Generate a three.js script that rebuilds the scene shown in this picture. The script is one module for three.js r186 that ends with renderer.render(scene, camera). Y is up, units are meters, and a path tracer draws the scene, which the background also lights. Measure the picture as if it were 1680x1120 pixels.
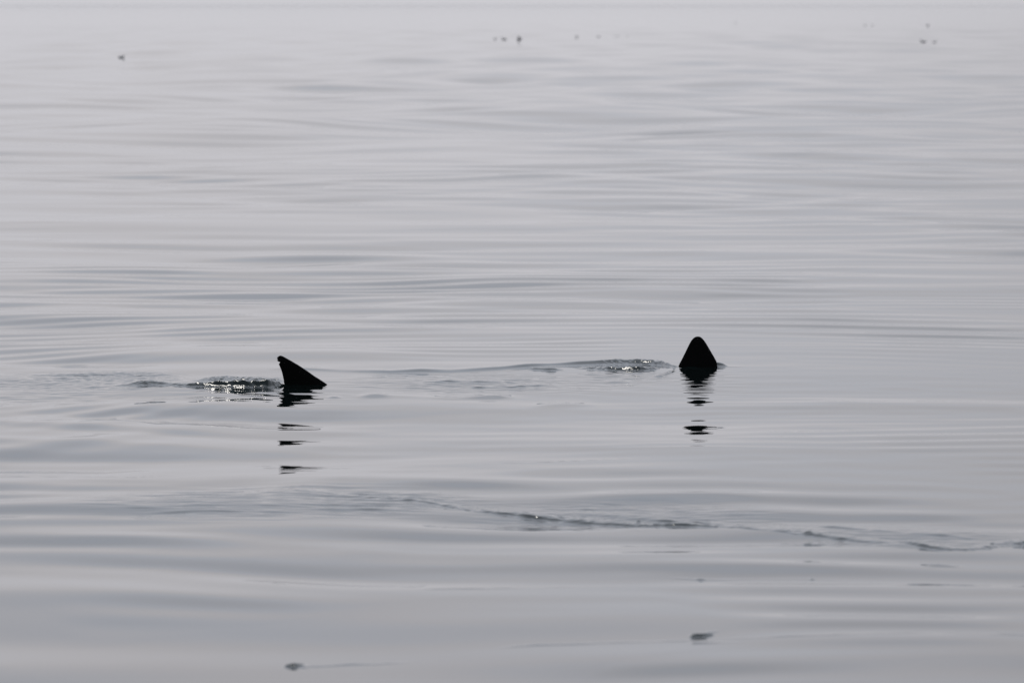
import * as THREE from 'three';
import { ImprovedNoise } from 'three/addons/math/ImprovedNoise.js';
import { mergeGeometries, mergeVertices } from 'three/addons/utils/BufferGeometryUtils.js';

// ---------------------------------------------------------------- camera, sky, sun, exposure
const scene = new THREE.Scene();
const EYE = 3.0, F = 12000, HORIZON = 7.5;            // eye height in metres, focal length and horizon line in photograph pixels
const PITCH = Math.atan((560 - HORIZON) / F);
const camera = new THREE.PerspectiveCamera(2 * Math.atan(560 / F) * 180 / Math.PI, 1024 / 682, 0.5, 60000);
camera.position.set(0, EYE, 0);
camera.rotation.x = -PITCH;
camera.focus = 60;
camera.userData.fStop = 6;
scene.add(camera);

const SUN = new THREE.Vector3(-0.10, 0.88, -0.66).normalize();
{
  const W = 1024, H = 1024, data = new Float32Array(W * H * 4);
  const noise = new ImprovedNoise(), d = new THREE.Vector3();
  const mix = (a, b, t) => a + (b - a) * t, sm = (x, a, b) => THREE.MathUtils.smoothstep(x, a, b);
  const HOR = [0.578, 0.572, 0.604], MID = [0.640, 0.682, 0.768], TOP = [0.35, 0.40, 0.46];
  for (let r = 0; r < H; r++) for (let c = 0; c < W; c++) {
    const up = Math.max(0, ((r + 0.5) / H - 0.5) * Math.PI), az = ((c + 0.5) / W - 0.5) * 2 * Math.PI;
    d.set(Math.cos(up) * Math.cos(az), Math.sin(up), Math.cos(up) * Math.sin(az));
    const ang = Math.acos(THREE.MathUtils.clamp(d.dot(SUN), -1, 1));
    const el = up * 180 / Math.PI;
    const glow = 1 + 0.30 * Math.exp(-((ang / 0.45) ** 2)) - 0.24 * sm(ang, 0.9, 2.8);
    const veil = 1 + 0.10 * noise.noise(d.x * 3.1, d.y * 9, d.z * 3.1) + 0.05 * noise.noise(d.x * 8 + 4, d.y * 22, d.z * 8);
    const tint = 0.03 * noise.noise(d.x * 11, d.y * 26, d.z * 11 + 3) * sm(el, 0.5, 4);
    // a thinner stretch of haze low down to the right of the view
    const right = 1 - 0.15 * sm(Math.atan2(d.x, -d.z) * 180 / Math.PI, 0.5, 8) * (1 - sm(Math.atan2(d.x, -d.z) * 180 / Math.PI, 25, 70)) * (1 - sm(el, 6, 22));
    for (let k = 0; k < 3; k++) {
      const base = r < H / 2 ? HOR[k] / (glow * veil * right) : mix(mix(HOR[k], MID[k], sm(el, 2, 16)), TOP[k], sm(el, 16, 70));
      data[(r * W + c) * 4 + k] = base * glow * veil * right * (r < H / 2 ? 1 : 1 + (k - 1) * tint);
    }
    data[(r * W + c) * 4 + 3] = 1;
  }
  const tex = new THREE.DataTexture(data, W, H, THREE.RGBAFormat, THREE.FloatType);
  tex.mapping = THREE.EquirectangularReflectionMapping;
  tex.magFilter = tex.minFilter = THREE.LinearFilter;
  tex.needsUpdate = true;
  scene.background = tex;
  scene.environment = tex;
}
const sun = new THREE.DirectionalLight(0xfffaf2, 0.5);
sun.position.copy(SUN).multiplyScalar(120).add(new THREE.Vector3(0, 0, -60));
sun.target.position.set(0, 0, -60);
sun.castShadow = true;
sun.shadow.radius = 20;                              // seen through thin haze
Object.assign(sun.shadow.camera, { left: -12, right: 12, top: 30, bottom: -30, near: 1, far: 300 });
sun.shadow.mapSize.set(2048, 2048);
scene.add(sun, sun.target);
scene.fog = new THREE.FogExp2(0xd9d8dc, 0.000006);

const renderer = new THREE.WebGLRenderer({ antialias: true });
renderer.toneMapping = THREE.LinearToneMapping;
renderer.toneMappingExposure = 1.045;
renderer.shadowMap.enabled = true;

// ---------------------------------------------------------------- helpers
function rng(seed) { let a = seed >>> 0; return () => { a = (a + 0x6D2B79F5) >>> 0; let t = Math.imul(a ^ (a >>> 15), 1 | a); t = (t + Math.imul(t ^ (t >>> 7), 61 | t)) ^ t; return ((t ^ (t >>> 14)) >>> 0) / 4294967296; }; }
const rnd = rng(20417);
const gauss = () => Math.sqrt(-2 * Math.log(1 - rnd() * 0.999999)) * Math.cos(2 * Math.PI * rnd());
const P = new ImprovedNoise();
const noise = (x, y, z = 0) => P.noise(x, y, z);
const clamp = THREE.MathUtils.clamp, smooth = THREE.MathUtils.smoothstep;
const distanceOf = (v) => EYE / Math.tan(PITCH + Math.atan((v - 560) / F));     // metres along the water for a height in the photograph
const at = (u, v) => { const D = distanceOf(v); return [(u - 840) / F * Math.hypot(D, EYE), -D]; };
function tag(o, label, category, group) { o.userData.label = label; o.userData.category = category; if (group) o.userData.group = group; return o; }
function mesh(name, geometry, material, parent = scene) { const m = new THREE.Mesh(geometry, material); m.name = name; m.castShadow = m.receiveShadow = true; parent.add(m); return m; }

// ---------------------------------------------------------------- the sea: what shapes its surface
// 1. open water: many small trains of waves, most of them running along the line of sight
const waves = [];
function train(n, l0, l1, rms, spread, kind) {
  for (let i = 0; i < n; i++) {
    const l = l0 * Math.pow(l1 / l0, (i + rnd()) / n), k = 2 * Math.PI / l, a = kind === 3 ? (rnd() < 0.5 ? -1 : 1) * (1.30 + spread * gauss()) : gauss() * spread;
    const slope = rms * Math.sqrt(2 / n) * (0.6 + 0.8 * rnd());
    waves.push({ kx: k * Math.sin(a), kz: k * Math.cos(a), A: slope / k, ph: rnd() * 2 * Math.PI, kind, l });
  }
}
train(26, 4, 16, 0.0150, 1.00, 0);
train(46, 1.7, 5.4, 0.0172, 0.90, 1);
train(34, 0.45, 1.5, 0.0052, 0.75, 2);
train(24, 7, 22, 0.0260, 0.15, 3);

// 2. what the sharks do to it: ridges (polylines in photograph pixels brought down to the water), chop, rings
const features = [];
// ridge point: [u, v, height m, width towards the camera m, width away m, chop m]
function ridge(points, { fine = 0.09, ragged = 0, seed = 0, flat = 1 } = {}) {
  const p = points.map(([u, v, A, wf, wb, c = 0]) => { const [x, z] = at(u, v); return [x, z, A, wf, wb, c]; });
  const z0 = Math.min(...p.map((q) => q[1] - 3 * q[4])), z1 = Math.max(...p.map((q) => q[1] + 3 * q[3]));
  const q = new Float64Array(6);
  const find = (x) => {
    let i = 0; while (i < p.length - 2 && p[i + 1][0] < x) i++;
    const t = clamp((x - p[i][0]) / (p[i + 1][0] - p[i][0]), 0, 1), s = t * t * (3 - 2 * t);
    for (let k = 1; k < 6; k++) q[k] = p[i][k] + (p[i + 1][k] - p[i][k]) * (k === 1 ? t : s);
  };
  features.push({ x0: p[0][0], x1: p[p.length - 1][0], z0, z1, h(x, z) {
    find(x);
    let line = q[1];
    if (ragged) line += ragged * (noise(x * 2.3, seed + 3.3) + 0.6 * noise(x * 7.1, seed + 8.1));
    const s = z - line, g = s > 0 ? s / q[3] : s / q[4], e = Math.exp(-g * g);
    let A = q[2];
    if (ragged) A *= clamp(0.9 + 1.1 * noise(x * 1.7, seed + 20.5) + 0.9 * noise(x * 5.7, seed + 31.5), 0, 2);
    let h = A * e;
    if (q[5] > 0) {
      const c = noise(x / fine, z / fine * flat, seed) + 0.7 * noise(x / fine * 2.1 + 5, z / fine * flat * 2.1, seed + 9) + 1.3 * noise(x / fine * 0.45, z / fine * flat * 0.45, seed + 4);
      h += 1.9 * q[5] * c * Math.exp(-0.5 * g * g * (s > 0 ? 1 : 0.7));
    }
    return h;
  } });
}
// a patch of disturbed water: soft-edged ellipse in the photograph, noise of the given sizes
function patch(u0, v0, u1, v1, A, lx, lz, seed, tilt = 0) {
  const [xa, za] = at(u0, v0), [xb, zb] = at(u1, v1);
  const xm = (xa + xb) / 2, zm = (za + zb) / 2, hx = Math.abs(xb - xa) / 2, hz = Math.abs(zb - za) / 2;
  features.push({ x0: xm - hx * 1.6, x1: xm + hx * 1.6, z0: zm - hz * 1.6, z1: zm + hz * 1.6, h(x, z) {
    const r = ((x - xm) / hx) ** 2 + ((z - zm) / hz) ** 2, e = Math.exp(-1.6 * r * r) * (1 - smooth(r, 1.6, 2.5));
    if (e < 1e-3) return 0;
    const xx = x + tilt * z;
    return 2.1 * A * e * (noise(xx / lx, z / lz, seed) + 0.55 * noise(xx / lx * 2.2, z / lz * 2.1, seed + 5.5));
  } });
}
// a train of rings spreading from a point
function rings(u, v, r0, r1, l, slope, seed, shape = 1) {
  const [xc, zc] = at(u, v), k = 2 * Math.PI / l;
  features.push({ x0: xc - r1, x1: xc + r1, z0: zc - r1, z1: zc + r1, h(x, z) {
    const r = Math.hypot((x - xc) * shape, z - zc);
    if (r < r0 || r > r1) return 0;
    const e = smooth(r, r0, r0 + 0.25 * (r1 - r0)) * (1 - smooth(r, r0 + 0.5 * (r1 - r0), r1));
    const m = clamp(0.42 + 1.9 * noise(x * 0.45, z * 0.16, seed) + 0.7 * noise(x * 1.1, z * 0.4, seed + 3), 0, 1.8);
    return slope / k * e * m * Math.cos(k * r * (1 + 0.10 * r / r1) + 6.5 * noise(x * 0.30, z * 0.14, seed + 7));
  } });
}
// oblique wake waves: a packet of plane waves
function packet(u0, v0, u1, v1, l, dir, slope, seed) {
  const [xa, za] = at(u0, v0), [xb, zb] = at(u1, v1), k = 2 * Math.PI / l, kx = k * Math.cos(dir), kz = k * Math.sin(dir);
  const xm = (xa + xb) / 2, zm = (za + zb) / 2, hx = Math.abs(xb - xa) / 2, hz = Math.abs(zb - za) / 2;
  features.push({ x0: xm - hx * 1.5, x1: xm + hx * 1.5, z0: zm - hz * 1.5, z1: zm + hz * 1.5, h(x, z) {
    const r = ((x - xm) / hx) ** 2 + ((z - zm) / hz) ** 2, e = Math.exp(-1.3 * r) * (1 - smooth(r, 1.5, 2.25));
    const m = clamp(0.7 + 1.1 * noise(x * 0.8, z * 0.4, seed), 0, 1.6);
    return slope / k * e * m * Math.sin(kx * x + kz * z + 2.5 * noise(x * 0.4, z * 0.3, seed + 2));
  } });
}
// a low swell whose far side leans towards the fins and mirrors them
const leans = [];
const leanProfile = (u) => Math.exp(-(u ** 4)) - 0.1279 * (Math.exp(-(((u - 6) / 4) ** 2)) + Math.exp(-(((u + 6) / 4) ** 2)));
const leanTable = (() => {                          // slope profile of such a swell and, summed up, its height
  const n = 3201, step = 0.01, p = new Float64Array(n), H = new Float64Array(n);
  for (let i = 0; i < n; i++) { p[i] = leanProfile((i - 1600) * step); H[i] = (i ? H[i - 1] : 0) + p[i] * step; }
  return { p, H };
})();
function lean(u, v, wx, wz, slope, fine) { const [x, z] = at(u, v); leans.push({ x, z, wx, wz, slope, fine, far: v > 690 }); }

// foaming wake behind the left fin
ridge([[180, 634, 0, .10, .2], [205, 634, .010, .10, .2, .001], [235, 635, .034, .08, .2, .003], [262, 636, .022, .07, .25, .002], [280, 637, .014, .07, .25, .002], [300, 639, .018, .05, .25, .0024], [335, 640, .034, .042, .25, .0032], [400, 640.5, .046, .046, .28, .0036], [440, 640, .048, .046, .28, .0036], [455, 638.5, .036, .05, .2, .0032], [468, 637, .006, .05, .2, .001], [476, 637, 0, .10, .2]], { fine: 0.045, seed: 1.5 });
ridge([[300, 626, 0, .15, .3], [360, 627, .014, .10, .3, .004], [420, 628, .020, .10, .3, .005], [455, 629, .016, .10, .3, .004], [470, 630, 0, .15, .3]], { fine: 0.05, seed: 7.5 });
ridge([[180, 640, 0, .06, .1], [215, 641, .004, .06, .1], [240, 641, 0, .06, .1]], { seed: 2.5, ragged: .05 });
ridge([[225, 614, 0, .15, .3], [262, 614, .012, .15, .3], [300, 615, .004, .15, .3]], { seed: 3.1, ragged: .03 });
ridge([[325, 625, 0, .2, .3], [372, 623, .014, .2, .3], [420, 624, .004, .2, .3]], { seed: 4.4 });
ridge([[-60, 618, .006, .12, .3, .001], [60, 616, .008, .12, .3, .001], [200, 612, .007, .12, .3, .001], [320, 612, 0, .12, .3, 0]], { seed: 14.2, ragged: .04 });
ridge([[170, 634, 0, .9, .3], [260, 635, .014, .9, .3], [340, 636, .012, .9, .3], [430, 636, .010, .9, .3], [480, 636, 0, .9, .3]], { seed: 9.1 });
patch(-40, 612, 330, 645, 0.0034, 0.16, 0.22, 11.5);
patch(60, 608, 300, 628, 0.0030, 0.09, 0.13, 12.5);
patch(-60, 640, 200, 668, 0.0022, 0.22, 0.25, 13.5);
patch(200, 640, 560, 662, 0.0016, 0.45, 0.22, 15.5);
// the ridge of water running back from the right fin, foaming at its near end
ridge([[430, 608, 0, .16, .3], [500, 609, .010, .16, .3], [560, 611, .006, .16, .3], [640, 612, .016, .12, .3], [690, 610, .020, .12, .3], [740, 610, .012, .12, .3], [820, 607, .018, .12, .3], [868, 604, .028, .12, .3], [905, 601, .020, .12, .3], [960, 599, .034, .12, .3], [1010, 597, .038, .12, .3, .002], [1045, 597, .036, .10, .3, .0028], [1085, 598, .030, .085, .3, .0032], [1104, 602, .012, .1, .2, .003], [1120, 603, 0, .1, .2]], { fine: 0.045, seed: 21.5 });
ridge([[940, 606, 0, .09, .2], [975, 607, .014, .09, .2, .004], [1010, 608.5, .026, .038, .2, .0020], [1050, 608.5, .029, .038, .2, .0020], [1070, 607, .020, .045, .2, .0022], [1085, 606, 0, .09, .2]], { fine: 0.045, seed: 25.5 });
ridge([[862, 608, 0, .07, .15], [880, 608, .012, .07, .15, .003], [905, 609, .014, .07, .15, .003], [930, 609, 0, .07, .15]], { fine: 0.12, seed: 26.5 });
ridge([[1030, 613, 0, .07, .15], [1050, 613, .010, .07, .15], [1066, 612, .004, .07, .15]], { seed: 27.5 });
ridge([[1066, 619, 0, .09, .2], [1085, 617, .010, .09, .2], [1103, 611, .012, .09, .2], [1112, 607, 0, .09, .2]], { seed: 28.5 });
ridge([[1168, 601, 0, .05, .1], [1177, 600.5, .032, .06, .12], [1184, 600.5, .026, .06, .12], [1196, 602, .004, .08, .2], [1230, 602, 0, .08, .2]], { seed: 29.5 });
ridge([[1112, 605, 0, .04, .1], [1122, 604, .012, .05, .1], [1138, 603.5, .010, .05, .1], [1150, 604, 0, .05, .1]], { seed: 30.5, ragged: .01 });
ridge([[760, 635, 0, .04, .12], [790, 636, .009, .04, .12], [840, 636, .009, .04, .12], [880, 633, .005, .04, .12], [930, 629, 0, .04, .12]], { seed: 31.5, ragged: .04 });
ridge([[690, 629, 0, .04, .12], [720, 629, .010, .05, .12], [760, 629, .005, .05, .12], [830, 628, .009, .05, .12], [860, 627, 0, .05, .12]], { seed: 32.5, ragged: .08 });
ridge([[580, 652, 0, .22, .3], [615, 651, .018, .22, .3], [650, 651, .004, .22, .3], [690, 653, .004, .22, .3], [740, 655, .008, .22, .3], [810, 652, .022, .22, .3], [850, 650, 0, .22, .3]], { seed: 33.5 });
ridge([[530, 654, 0, .1, .2], [548, 653, .010, .1, .2], [566, 654, 0, .1, .2]], { seed: 34.5 });
ridge([[860, 668, 0, .3, .5], [920, 664, .012, .3, .5], [990, 660, 0, .3, .5]], { seed: 35.5 });
patch(520, 612, 1090, 650, 0.0034, 0.34, 0.30, 36.5);
patch(640, 620, 960, 640, 0.0024, 0.16, 0.20, 37.5);
patch(930, 606, 1120, 632, 0.0030, 0.22, 0.26, 38.5);
patch(1080, 600, 1260, 655, 0.0014, 0.7, 0.20, 39.5);
patch(430, 630, 590, 672, 0.0012, 0.5, 0.22, 40.5);
// bands of soft swell beside the sharks
ridge([[1010, 668, 0, 1.0, 1.2], [1180, 664, .010, .7, .8], [1400, 662, .020, .7, .8], [1620, 664, .018, .7, .8], [1800, 668, 0, 1.0, 1.2]], { seed: 41.5 });
ridge([[-80, 676, .016, 1.0, 1.2], [120, 672, .020, 1.0, 1.2], [330, 664, .024, .8, 1.2], [520, 668, .012, .8, 1.2], [640, 668, 0, .8, 1.2]], { seed: 42.5 });
packet(-60, 690, 470, 790, 0.72, 0.26, 0.075, 43.5);
packet(-60, 650, 320, 712, 0.42, 0.40, 0.050, 44.5);
packet(950, 650, 1260, 700, 0.55, 1.25, 0.012, 45.5);
// rings that run out ahead of and behind the pair
rings(760, 640, 6, 34, 1.35, 0.0280, 46.5, 0.9);
rings(980, 640, 3, 22, 0.85, 0.0215, 47.5, 0.9);
rings(1400, 600, 2, 14, 0.62, 0.0045, 48.5, 0.6);
// the front of an older wake crossing the foreground
ridge([[380, 812, 0, 1.5, 1.0], [560, 802, .030, 1.1, .9], [760, 806, .045, 1.1, .9], [960, 815, .045, 1.0, .8], [1180, 826, .028, 1.0, .8], [1400, 840, 0, 1.2, 1.0]], { seed: 51.5 });
ridge([[-80, 838, .018, .8, .8], [100, 838, .024, .8, .8], [300, 838, .018, .6, .8], [470, 840, 0, .6, .8]], { seed: 52.5 });
ridge([[400, 815, 0, .05, .2], [500, 820, .004, .05, .2, .0006], [600, 828, .006, .05, .2, .0008], [700, 835, .009, .05, .2, .001], [780, 845, .0115, .05, .2, .0022], [880, 853, .013, .05, .2, .0022], [1000, 860, .015, .05, .2, .0024], [1060, 863, .015, .05, .2, .0026], [1140, 866, .014, .05, .2, .0024], [1200, 869, .011, .05, .2, .0022], [1260, 873, .010, .05, .2, .001], [1325, 879, .013, .05, .2, .0024], [1370, 882, .009, .05, .2, .001], [1440, 888, .006, .06, .2, .001], [1530, 902, .014, .06, .2, .002], [1590, 904, .012, .05, .2, .002], [1640, 896, .012, .05, .2, .003], [1690, 891, .014, .05, .2, .003], [1760, 886, 0, .05, .2]], { fine: 0.06, ragged: .045, seed: 53.5 });
ridge([[900, 846, 0, .05, .15], [1000, 850, .004, .05, .15, .001], [1100, 856, .007, .05, .15, .001], [1180, 861, .007, .05, .15, .001], [1300, 866, .003, .05, .15], [1375, 869, .008, .05, .15, .001], [1420, 871, .005, .05, .15], [1480, 876, .005, .05, .15], [1540, 879, .006, .05, .15], [1620, 884, 0, .05, .15]], { fine: 0.10, ragged: .05, seed: 54.5 });
ridge([[1420, 893, 0, .15, .3], [1480, 897, .016, .15, .3], [1540, 900, .010, .15, .3], [1580, 900, 0, .15, .3]], { seed: 55.5 });
ridge([[1500, 928, 0, .04, .1], [1545, 928, .007, .04, .1], [1590, 929, 0, .04, .1]], { ragged: .03, seed: 56.5 });
patch(140, 806, 760, 862, 0.0045, 0.50, 0.20, 57.5);
patch(480, 815, 800, 850, 0.0030, 0.28, 0.13, 58.5);
patch(760, 830, 1300, 872, 0.0028, 0.28, 0.12, 59.5);
patch(1280, 858, 1700, 905, 0.0022, 0.25, 0.15, 60.5);
ridge([[-80, 868, .012, .6, .8], [200, 888, .010, .6, .8], [420, 908, .012, .55, .8], [560, 908, .010, .55, .8], [720, 900, 0, .6, .8]], { seed: 61.5 });
ridge([[-80, 968, .014, .9, 1.1], [160, 974, .012, .9, 1.1], [420, 970, .008, .8, 1.1], [560, 978, .003, .8, 1.1], [760, 980, 0, 1.0, 1.1]], { seed: 62.5 });
// hair-thin wavelets drawn out across the foreground
const thin = (list, seed) => ridge(list.map(([u, v, a]) => [u, v, a, .035, .035]), { ragged: .035, seed });
thin([[-40, 786, .0014], [150, 788, .0016], [220, 789, .0024], [260, 786, .0014], [380, 785, 0]], 71.5);
thin([[680, 965, 0], [730, 964, .0026], [800, 963, .0026], [950, 959, .0012], [1080, 958, 0]], 72.5);
thin([[1080, 944, 0], [1150, 948, .0026], [1220, 947, .0012], [1330, 947, .004], [1345, 947, .001], [1500, 952, 0]], 73.5);
thin([[810, 1060, 0], [870, 1056, .0040], [1000, 1053, .0022], [1140, 1051, .0026], [1300, 1048, .002], [1500, 1046, .0022], [1720, 1050, .0024]], 74.5);
thin([[1120, 1058, 0], [1160, 1057, .002], [1260, 1057, 0]], 75.5);
thin([[490, 1092, .001], [520, 1091, .0030], [580, 1087, .0040], [620, 1086, .0032], [700, 1081, 0]], 76.5);
thin([[760, 770, 0], [900, 766, .0016], [1000, 762, .0014], [1090, 758, 0]], 77.5);
thin([[1020, 704, 0], [1050, 705, .002], [1090, 707, 0]], 78.5);
// small steep wavelets, dark where they face the camera
ridge([[464, 1092, 0, .03, .06], [471, 1091.5, .011, .026, .05], [482, 1092, .018, .028, .05], [493, 1090.5, .012, .026, .05], [505, 1089, 0, .02, .05]], { seed: 81.5 });
ridge([[486, 1094, 0, .03, .06], [497, 1093.5, .005, .03, .06], [510, 1093, 0, .03, .06]], { seed: 82.5 });
ridge([[1128, 1046, 0, .03, .06], [1138, 1045.5, .011, .022, .05], [1152, 1045, .010, .022, .05], [1166, 1043.5, .006, .02, .05], [1174, 1043, 0, .03, .06]], { seed: 83.5, ragged: .006 });
ridge([[1144, 1042, 0, .03, .06], [1156, 1041, .007, .02, .05], [1166, 1039.5, .010, .022, .05], [1174, 1038.5, .010, .022, .05], [1179, 1038, 0, .03, .06]], { seed: 84.5, ragged: .006 });
ridge([[1130, 1058, 0, .03, .06], [1140, 1058, .004, .03, .06], [1156, 1058, .003, .03, .06], [1190, 1057, 0, .03, .06]], { seed: 85.5, ragged: .006 });
ridge([[1138, 948, 0, .03, .06], [1150, 948, .007, .03, .06], [1162, 948.5, 0, .03, .06]], { seed: 86.5, ragged: .004 });
// a few wavelets steep enough to catch the sun
for (const [u, v, A] of [[1048, 856, .010], [1066, 861, .012], [1072, 860, .008], [1136, 860, .009], [1323, 878, .011], [1329, 878, .010], [1628, 891, .009], [1333, 947, .008]]) ridge([[u - 6, v, 0, .02, .04], [u, v, A, .022, .04], [u + 6, v, 0, .02, .04]], { seed: u * .1 });
{ const [xc, zc] = at(506, 634); features.push({ x0: xc - 2.6, x1: xc + 2.6, z0: zc - 4.5, z1: zc + 4.5, h: (x, z) => 0.014 * Math.exp(-(((x - xc) / 0.9) ** 2) - (((z - zc) / 1.6) ** 2)) }); }   // the water heaped up round the left fin
// swells that lean towards the fins and mirror them lower down
const mirror = (u, v, finV, height, wx, wz, fine) => { const a = EYE / distanceOf(v), gap = distanceOf(finV) - distanceOf(v); lean(u, v, wx, wz, (a - height / gap) / 2, fine); };
{ const calmUnder = (u, v, wx, wz, fine) => lean(u, v, wx, wz, 0, fine); calmUnder(505, 656, .50, 1.5, .5); calmUnder(1146, 626, .42, 1.6, .4); }
mirror(470, 724, 632, .17, .55, .50, .1);
mirror(497, 775, 632, .12, .80, 1.1, 0);
mirror(1146, 704, 601, .14, .60, 1.0, 0);
mirror(1152, 731, 601, .15, .50, .36, 0);
mirror(1146, 742, 601, .17, .50, .12, .1);
{ // neighbours overlap: settle each so that the sum is right where it stands
  const want = leans.map((L) => L.slope);
  for (let k = 0; k < 20; k++) leans.forEach((L, i) => {
    if (!want[i]) return;
    let rest = 0;
    for (const M of leans) if (M !== L) rest += M.slope * Math.exp(-0.7 * ((L.x - M.x) / M.wx) ** 2) * leanProfile((L.z - M.z) / M.wz);
    L.slope = want[i] - rest;
  });
}

// ---------------------------------------------------------------- the sea: one sheet, finer where it lies in view
// the long waves: lower close to the sharks, where the water lies slick, and higher far out
function longDamp(x, z, d) { const near = 1 - 0.72 * Math.exp(-((x / 7) ** 2) - (((z + 57) / 11) ** 2)); return [near * (0.6 + 0.6 * smooth(d, 65, 210)), near * (0.12 + 1.1 * smooth(d, 75, 220))]; }
for (const L of leans) if (L.far) {                                  // a lean stands on whatever the long waves do there
  const damp = longDamp(L.x, L.z, -L.z);
  for (const w of waves) if (w.kind === 0 || w.kind === 3) L.slope -= w.A * w.kz * Math.cos(w.kx * L.x + w.kz * L.z + w.ph) * damp[w.kind === 3 ? 1 : 0];
}
function buildSea() {
  const rows = [];                                                   // distances from the spot under the camera
  for (let i = 0; i < 40; i++) rows.push(0.6 * Math.pow(23.4 / 0.6, i / 40));
  let v = 1190;
  while (v > HORIZON + 1.2) {
    rows.push(distanceOf(v));
    const wake = v > 588 && v < 646, front = v > 820 && v < 910;
    v -= wake ? 0.24 : front || (v > 1032 && v < 1098) ? 0.5 : v < 60 ? 0.6 : v < 420 ? 0.85 : 1.1;
  }
  for (let d = rows[rows.length - 1] * 1.3; d < 12000; d *= 1.35) rows.push(d);
  const cols = [];
  const add = (a, b, n) => { for (let i = 0; i < n; i++) cols.push(a + (b - a) * i / n); };
  add(-Math.PI, -0.36, 26); add(-0.36, -0.0755, 44);
  for (let a = -0.0755; a < 0.0755; a += ((u) => (u > 190 && u < 475) || (u > 975 && u < 1120) ? 1.3 : 3.0)(840 + Math.tan(a) * F) / F) cols.push(a);
  add(0.0755, 0.36, 44); add(0.36, Math.PI, 26);
  const R = rows.length, C = cols.length, N = R * C;
  const pos = new Float32Array(N * 3 + 3), nor = new Float32Array(N * 3 + 3);
  const dRow = rows.map((d, i) => i + 1 < R ? rows[i + 1] - d : d), dCol = cols.map((a, i) => (i + 1 < C ? cols[i + 1] : Math.PI) - a);
  const E = 0.004;
  const sinA = cols.map(Math.sin), cosA = cols.map(Math.cos);
  const calm = (x, z) => clamp(0.55 + 1.25 * noise(x * 0.16 + 3, z * 0.055, 2.2) + 0.5 * noise(x * 0.5, z * 0.16, 7.7), 0.05, 1.9);
  const calmSwell = (x, z) => clamp(0.8 + 1.5 * noise(x * 0.16, z * 0.035, 12.2) + 0.7 * noise(x * 0.42, z * 0.10, 4.4), 0.15, 2.2);
  for (let r = 0; r < R; r++) {
    const d = rows[r], sz = Math.max(dRow[r], 0.02);
    const here = features.filter((f) => -d <= f.z1 && -d * 0.99 >= f.z0);
    for (let c = 0; c < C; c++) {
      const x = d * sinA[c], z = -d * cosA[c], sx = d * dCol[c];
      const inView = Math.abs(cols[c]) < 0.5;
      let h = 0, gx = 0, gz = 0, h2 = 0, gx2 = 0, gz2 = 0, h0 = 0, gx0 = 0, gz0 = 0;
      const damp = longDamp(x, z, d);
      const mFine = inView && d < 600 ? calm(x, z) * (0.22 + 0.78 * smooth(d, 36, 50)) : 0.6, mMid = inView ? calmSwell(x, z) : 0.8;
      for (let i = 0; i < waves.length; i++) {
        const w = waves[i];
        let q = Math.max(Math.abs(w.kz) * sz, Math.abs(w.kx) * sx);   // radians of the wave per cell
        if (q > 2.2) continue;
        q = q < 1.2 ? 1 : (2.2 - q);
        const p = w.kx * x + w.kz * z + w.ph, a = w.A * q * (w.kind === 2 ? mFine : w.kind === 1 ? mMid : w.kind === 3 ? damp[1] : damp[0]), s = Math.sin(p), k = a * Math.cos(p);
        if (w.kind === 2) { h2 += a * s; gx2 += k * w.kx; gz2 += k * w.kz; } else if (w.kind !== 1) { h0 += a * s; gx0 += k * w.kx; gz0 += k * w.kz; } else { h += a * s; gx += k * w.kx; gz += k * w.kz; }
      }
      if (inView && d > 26 && d < 150) {
        let e = 0, lg = 0, lh = 0, calmer = 0, ef = 0;
        for (const L of leans) {
          const ux = (x - L.x) / L.wx, uz = (z - L.z) / L.wz;
          if (Math.abs(ux) > 3 || Math.abs(uz) > 15.9) continue;
          const gx1 = Math.exp(-ux * ux * 0.7), n = Math.round(uz * 100) + 1600, core = gx1 * Math.exp(-((uz / 1.15) ** 4));
          e = Math.max(e, core); if (L.far) ef = Math.max(ef, core);
          lh += L.slope * gx1 * L.wz * leanTable.H[n]; lg += L.slope * gx1 * leanTable.p[n]; calmer = Math.max(calmer, L.fine * core);
          if (L.far) lg += 0.011 * core * (noise(x * 2.4, z * 8, L.x * 9) + 0.6 * noise(x * 6, z * 17, L.x * 9 + 4));   // fine ripples that break the mirror image up
        }
        if (e > 0.001 || lg !== 0) { const keep = 1 - 0.92 * e, k2 = 1 - calmer; h2 *= k2; gx2 *= k2; gz2 *= k2; h = h * keep + lh; gx *= keep; gz = gz * keep + lg; }
        for (const f of here) {
          if (x < f.x0 || x > f.x1 || z < f.z0 || z > f.z1) continue;
          const a = f.h(x, z), b = f.h(x + E, z), b2 = f.h(x, z + E);
          const kf = 1 - 0.95 * ef; h += a * kf; gx += kf * (b - a) / E; gz += kf * (b2 - a) / E;
        }
      }
      h += h2 + h0; gx += gx2 + gx0; gz += gz2 + gz0;
      const j = (r * C + c) * 3;
      pos[j] = x; pos[j + 1] = h; pos[j + 2] = z;
      const l = 1 / Math.hypot(gx, 1, gz);
      nor[j] = -gx * l; nor[j + 1] = l; nor[j + 2] = -gz * l;
    }
  }
  nor[N * 3 + 1] = 1;
  const idx = new Uint32Array(((R - 1) * C * 2 + C) * 3);
  let k = 0;
  for (let c = 0; c < C; c++) { const c1 = (c + 1) % C; idx[k++] = N; idx[k++] = c1; idx[k++] = c; }
  for (let r = 0; r + 1 < R; r++) for (let c = 0; c < C; c++) {
    const c1 = (c + 1) % C, a = r * C + c, b = r * C + c1, e = a + C, f = b + C;
    idx[k++] = a; idx[k++] = b; idx[k++] = e; idx[k++] = b; idx[k++] = f; idx[k++] = e;
  }
  const g = new THREE.BufferGeometry();
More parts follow.
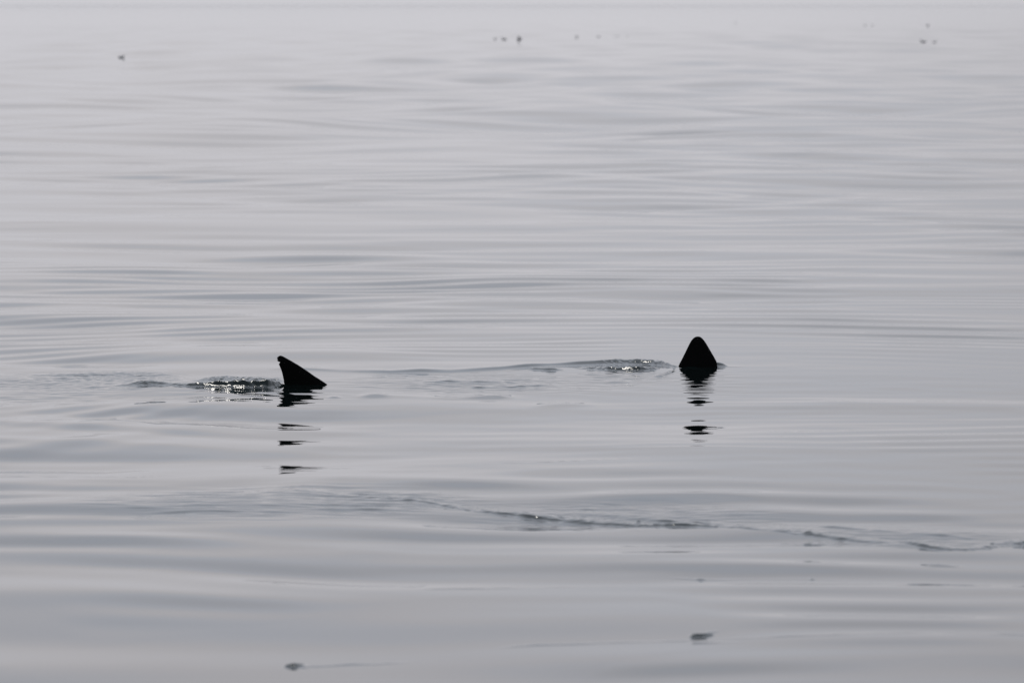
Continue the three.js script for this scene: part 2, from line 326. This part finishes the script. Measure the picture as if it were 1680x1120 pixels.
  g.setAttribute('position', new THREE.BufferAttribute(pos, 3));
  g.setAttribute('normal', new THREE.BufferAttribute(nor, 3));
  g.setIndex(new THREE.BufferAttribute(idx, 1));
  console.log('sea', R, C, 'triangles', idx.length / 3);
  return g;
}
const waterMaterial = new THREE.MeshPhysicalMaterial({ color: new THREE.Color().setRGB(0.0045, 0.0095, 0.0095), roughness: 0.008, metalness: 0, ior: 1.333 });
waterMaterial.name = 'sea_water';
const sea = mesh('water', buildSea(), waterMaterial);
sea.userData.kind = 'structure';
tag(sea, 'calm grey sea with soft ripples and dark wakes reaching to the hazy horizon', 'sea');

// ---------------------------------------------------------------- the sharks
const skin = new THREE.MeshPhysicalMaterial({ color: new THREE.Color().setRGB(0.0030, 0.0031, 0.0032), roughness: 0.6, specularIntensity: 0.07, ior: 1.4 });
skin.name = 'wet_dark_skin';
// a fin standing on a back under the water: rows of an aerofoil from lead(y) to trail(y)
function shark({ lead, trail, top, thick, wobble, bend }) {
  const rowsN = 110, ring = 44, pos = [], idx = [];
  const bottom = -0.16;
  for (let i = 0; i <= rowsN; i++) {
    const t = i / rowsN, y = bottom + (top - bottom) * (1 - Math.pow(1 - t, 1.35));
    let a = lead(y), b = trail(y);
    if (i === rowsN) { const m = (a + b) / 2; a = m + (a - m) * 0.15; b = m + (b - m) * 0.15; }
    const chord = Math.max(a - b, 1e-3), m = thick(y) * Math.min(1, Math.sqrt((top - y) / (0.18 * top) + 0.02));
    for (let j = 0; j < ring; j++) {
      const th = j / ring * 2 * Math.PI, s = (1 - Math.cos(th)) / 2;                         // 0 at the leading edge, 1 at the trailing edge
      const foil = Math.sin(th) * (1 - 0.55 * s) * m;
      pos.push(a - chord * s + wobble * noise(a * 30 + s * 4, y * 40, 3), y, foil + bend(y));
    }
  }
  for (let i = 0; i < rowsN; i++) for (let j = 0; j < ring; j++) { const j1 = (j + 1) % ring, a = i * ring + j, b = i * ring + j1; idx.push(a, b, a + ring, b, b + ring, a + ring); }
  const tip = pos.length / 3; pos.push((lead(top) + trail(top)) / 2, top + 0.001, bend(top));
  for (let j = 0; j < ring; j++) idx.push(rowsN * ring + j, rowsN * ring + (j + 1) % ring, tip);
  const fin = new THREE.BufferGeometry();
  fin.setAttribute('position', new THREE.Float32BufferAttribute(pos, 3)); fin.setIndex(idx);
  // back and body below the surface
  const prof = [[-1.35, .03], [-1.2, .07], [-.9, .12], [-.5, .21], [0, .28], [.4, .29], [.75, .24], [1.0, .16], [1.15, .07], [1.2, .005]];
  const curve = new THREE.CatmullRomCurve3(prof.map(([x, r]) => new THREE.Vector3(x, r, 0)));
  const bodyPos = [], bodyIdx = [], L = 60, S = 32;
  for (let i = 0; i <= L; i++) { const q = curve.getPoint(i / L); for (let j = 0; j < S; j++) { const th = j / S * 2 * Math.PI; bodyPos.push(q.x, -0.38 + Math.cos(th) * q.y, Math.sin(th) * q.y * 0.85); } }
  for (let i = 0; i < L; i++) for (let j = 0; j < S; j++) { const j1 = (j + 1) % S, a = i * S + j, b = i * S + j1; bodyIdx.push(a, a + S, b, b, a + S, b + S); }
  const body = new THREE.BufferGeometry();
  body.setAttribute('position', new THREE.Float32BufferAttribute(bodyPos, 3)); body.setIndex(bodyIdx);
  const g = mergeGeometries([fin, body]); g.computeVertexNormals();
  return g;
}
const curveOf = (pts) => (y) => {                                   // smooth interpolation of [height, x] pairs
  if (y <= pts[0][0]) { const s = (pts[1][1] - pts[0][1]) / (pts[1][0] - pts[0][0]); return pts[0][1] + s * (y - pts[0][0]); }
  let i = 0; while (i < pts.length - 2 && pts[i + 1][0] < y) i++;
  const t = clamp((y - pts[i][0]) / (pts[i + 1][0] - pts[i][0]), 0, 1);
  return pts[i][1] + (pts[i + 1][1] - pts[i][1]) * t;
};
{ // left: swept back, notched near the tip
  const [x, z] = at(500, 634), m = Math.hypot(z, EYE) / F;          // metres per photograph pixel there
  const px = (list) => list.map(([u, v]) => [(634 - v) * m, (u - 500) * m]);
  const lead = curveOf(px([[556, 640], [546, 636], [540.5, 633], [528, 624.5], [515, 616.3], [502, 607], [490, 599], [480, 593], [472, 588.5], [466, 585.2], [463.5, 583.8], [461, 583.2]]));
  const trail = curveOf(px([[467.5, 645], [466.6, 637], [466, 630], [465, 623], [463.6, 616], [461.5, 608], [459, 601.5], [457.2, 597.5], [457.5, 595.9], [459.0, 594.6], [459.2, 593.7], [456.6, 592.9], [454.8, 591.6], [454.3, 590.9], [455.2, 589.7], [454.4, 588.0], [454.2, 586.6], [455.3, 585.2], [456.2, 584.4], [457.6, 583.7], [459, 583.2]]));
  const s = mesh('shark', shark({ lead, trail, top: (634 - 583) * m, thick: (y) => 0.032 - 0.085 * Math.max(0, y) + 0.25 * Math.max(0, -y), wobble: 0.0012, bend: (y) => 0.05 * y }), skin);
  s.position.set(x, 0, z);
  tag(s, 'shark showing a black swept-back fin with a ragged notched tip, at the left', 'shark');
}
{ // right: a blunt rounded triangle
  const [x, z] = at(1146, 602), m = Math.hypot(z, EYE) / F;
  const px = (list) => list.map(([u, v]) => [(602 - v) * m, (u - 1146) * m]);
  const lead = curveOf(px([[1184, 612], [1180, 606], [1177, 600], [1176.8, 596], [1175.5, 592], [1172.5, 586.5], [1169, 580.5], [1165.5, 574.5], [1162, 568.5], [1159, 563.4], [1156, 559], [1153, 555.4], [1150.5, 553.3], [1148.5, 552.3], [1147, 551.9], [1145.8, 551.8]]));
  const trail = curveOf(px([[1108, 612], [1111, 605], [1114, 599], [1115.3, 596], [1118, 591], [1121.5, 584], [1125, 577], [1128.5, 569.5], [1131.5, 563.5], [1134.5, 558.4], [1137.5, 554.9], [1140, 553.0], [1142, 552.2], [1143.5, 551.9], [1144.4, 551.8]]));
  const s = mesh('shark_001', shark({ lead, trail, top: (602 - 551.8) * m, thick: (y) => 0.036 - 0.07 * Math.max(0, y) + 0.25 * Math.max(0, -y), wobble: 0.0008, bend: (y) => -0.03 * y }), skin);
  s.position.set(x, 0, z);
  tag(s, 'shark showing a black upright fin shaped like a blunt rounded triangle, at the right', 'shark');
}

// ---------------------------------------------------------------- seabirds resting far off
const plumage = new THREE.MeshStandardMaterial({ color: new THREE.Color().setRGB(0.25, 0.247, 0.245), roughness: 0.85 });
plumage.name = 'dark_plumage';
function birdShape() {
  // one continuous body: rings from the tail to the beak, lifted at the tail and up the neck
  const rings = [[-.20, .085, .006, .012], [-.17, .080, .022, .030], [-.11, .060, .050, .062], [-.03, .048, .066, .084], [.05, .046, .064, .080], [.11, .060, .048, .058], [.135, .095, .034, .036], [.145, .130, .027, .028], [.158, .160, .030, .028], [.185, .172, .028, .025], [.208, .168, .014, .012], [.235, .162, .007, .006], [.262, .155, .002, .002]];
  const S = 16, pos = [], idx = [];
  const cx = new THREE.CatmullRomCurve3(rings.map(([x, y]) => new THREE.Vector3(x, y, 0))), cr = new THREE.CatmullRomCurve3(rings.map((r) => new THREE.Vector3(r[2], r[3], 0)));
  const L = 48;
  for (let i = 0; i <= L; i++) {
    const t = i / L, c = cx.getPoint(t), q = cr.getPoint(t), d = cx.getTangent(t);
    for (let j = 0; j < S; j++) { const a = j / S * 2 * Math.PI, up = Math.cos(a) * q.x, side = Math.sin(a) * q.y; pos.push(c.x - d.y * up, c.y + d.x * up, side); }
  }
  for (let i = 0; i < L; i++) for (let j = 0; j < S; j++) { const j1 = (j + 1) % S, a = i * S + j, b = i * S + j1; idx.push(a, a + S, b, b, a + S, b + S); }
  const g = new THREE.BufferGeometry(); g.setAttribute('position', new THREE.Float32BufferAttribute(pos, 3)); g.setIndex(idx); g.computeVertexNormals();
  return g;
}
function wingShape(side) {                                          // raised, half-open wing
  const pos = [], idx = [], n = 10;
  for (let i = 0; i <= n; i++) { const t = i / n, c = 0.075 * (1 - 0.75 * t * t), y = 0.06 + 0.26 * t, z = side * (0.05 + 0.12 * t), x = 0.02 - 0.10 * t; for (const [dx, o] of [[c, 0], [c * .3, .008 * (1 - t)], [-c, 0], [c * .3, -.008 * (1 - t)]]) pos.push(x + dx, y, z + o * side); }
  for (let i = 0; i < n; i++) for (let j = 0; j < 4; j++) { const j1 = (j + 1) % 4, a = i * 4 + j, b = i * 4 + j1; idx.push(a, b, a + 4, b, b + 4, a + 4); }
  const g = new THREE.BufferGeometry(); g.setAttribute('position', new THREE.Float32BufferAttribute(pos, 3)); g.setIndex(idx); g.computeVertexNormals();
  return g;
}
const bird = birdShape();
let birdCount = 0;
function seabird(u, v, size, turn, label) {
  const b = mesh('seabird' + (birdCount ? '_' + String(birdCount).padStart(3, '0') : ''), bird, plumage);
  birdCount++;
  const [x, z] = at(u, v);
  b.position.set(x, 0, z); b.rotation.y = turn; b.scale.setScalar(size);
  tag(b, label, 'seabird', 'seabirds resting far out on the water');
  return b;
}
seabird(199, 95, 0.9, 0.3, 'dark seabird resting alone on the far water at upper left');
seabird(812, 65, 0.85, 0.4, 'faint seabird at the left end of the far group near the top centre');
seabird(827, 65.5, 1.2, Math.PI - 0.3, 'darkest seabird of the far group near the top centre');
{
  const b = seabird(852, 66, 1.1, 0.2, 'seabird lifting its wings just right of the darkest one near the top centre');
  mesh('wing', wingShape(1), plumage, b); mesh('wing_001', wingShape(-1), plumage, b);
}
seabird(946, 61, 0.95, 0.9, 'small seabird alone between the two far groups, right of the top centre');
seabird(982, 61, 0.75, 2.8, 'faintest small seabird left of the far pair at the upper right of centre');
seabird(1011, 61.5, 1.0, 0.2, 'left seabird of the faint far pair right of the top centre');
seabird(1027, 61.5, 0.9, 0.5, 'right seabird of the faint far pair right of the top centre');
seabird(1207, 37, 0.9, 1.0, 'tiny faint seabird alone just under the horizon right of centre');
seabird(1419, 42, 0.9, 0.3, 'left one of two very faint seabirds under the horizon at upper right');
seabird(1432, 42.5, 0.9, 2.9, 'right one of two very faint seabirds under the horizon at upper right');
seabird(1522, 42, 1.2, 0.4, 'seabird under the horizon at upper right, farther off than the dark one below it');
seabird(1515, 70, 1.25, Math.PI, 'dark low seabird at the far upper right with a fainter one beside it');
seabird(1533, 70, 0.85, 0.3, 'fainter seabird just right of the dark low one at the upper right');
seabird(35, 14.2, 2.2, 0.6, 'dim far seabird on the horizon at the upper left corner');

// ---------------------------------------------------------------- torn weed adrift
{
  const weed = new THREE.MeshStandardMaterial({ color: new THREE.Color().setRGB(0.07, 0.066, 0.045), roughness: 0.6 });
  weed.name = 'wet_weed';
  const r = rng(91);
  const clumps = [
    [998, 1014, 332.5, .007, 'palest piece of torn weed adrift above the right fin, left of two darker pieces'],
    [1024, 1052, 331.5, .009, 'longest piece of torn weed adrift above the right fin, between two shorter pieces'],
    [1060, 1073, 331, .012, 'darkest short piece of torn weed adrift above the right fin, right end of the line'],
  ];
  clumps.forEach(([a, b, v, hgt, label], i) => {
    const [x, z] = at((a + b) / 2, v), m = Math.hypot(z, EYE) / F, half = (b - a) / 2 * m, parts = [];
    const pts = []; for (let k = 0; k <= 8; k++) pts.push(new THREE.Vector3(-half + 2 * half * k / 8, -0.003 + hgt * (0.5 + 0.5 * Math.sin(k * 1.7 + a)) * (0.6 + 0.6 * r()), 0.05 * (r() - .5)));
    const t = new THREE.TubeGeometry(new THREE.CatmullRomCurve3(pts), 40, 0.005, 7); t.scale(1, 0.8, 1.8); parts.push(t);
    for (let k = 0; k < 5; k++) { const l = new THREE.SphereGeometry(0.014, 10, 7), q = pts[1 + Math.floor(r() * 7)]; l.scale(1.6, 0.3, 1); l.rotateZ(0.6 * (r() - .5)); l.translate(q.x, q.y, q.z * 1.8); parts.push(l); }
    const s = mesh('floating_weed' + (i ? '_00' + i : ''), mergeGeometries(parts), weed);
    s.position.set(x, 0.003, z);
    tag(s, label, 'seaweed', 'torn pieces of weed in a line');
  });
}

renderer.render(scene, camera);
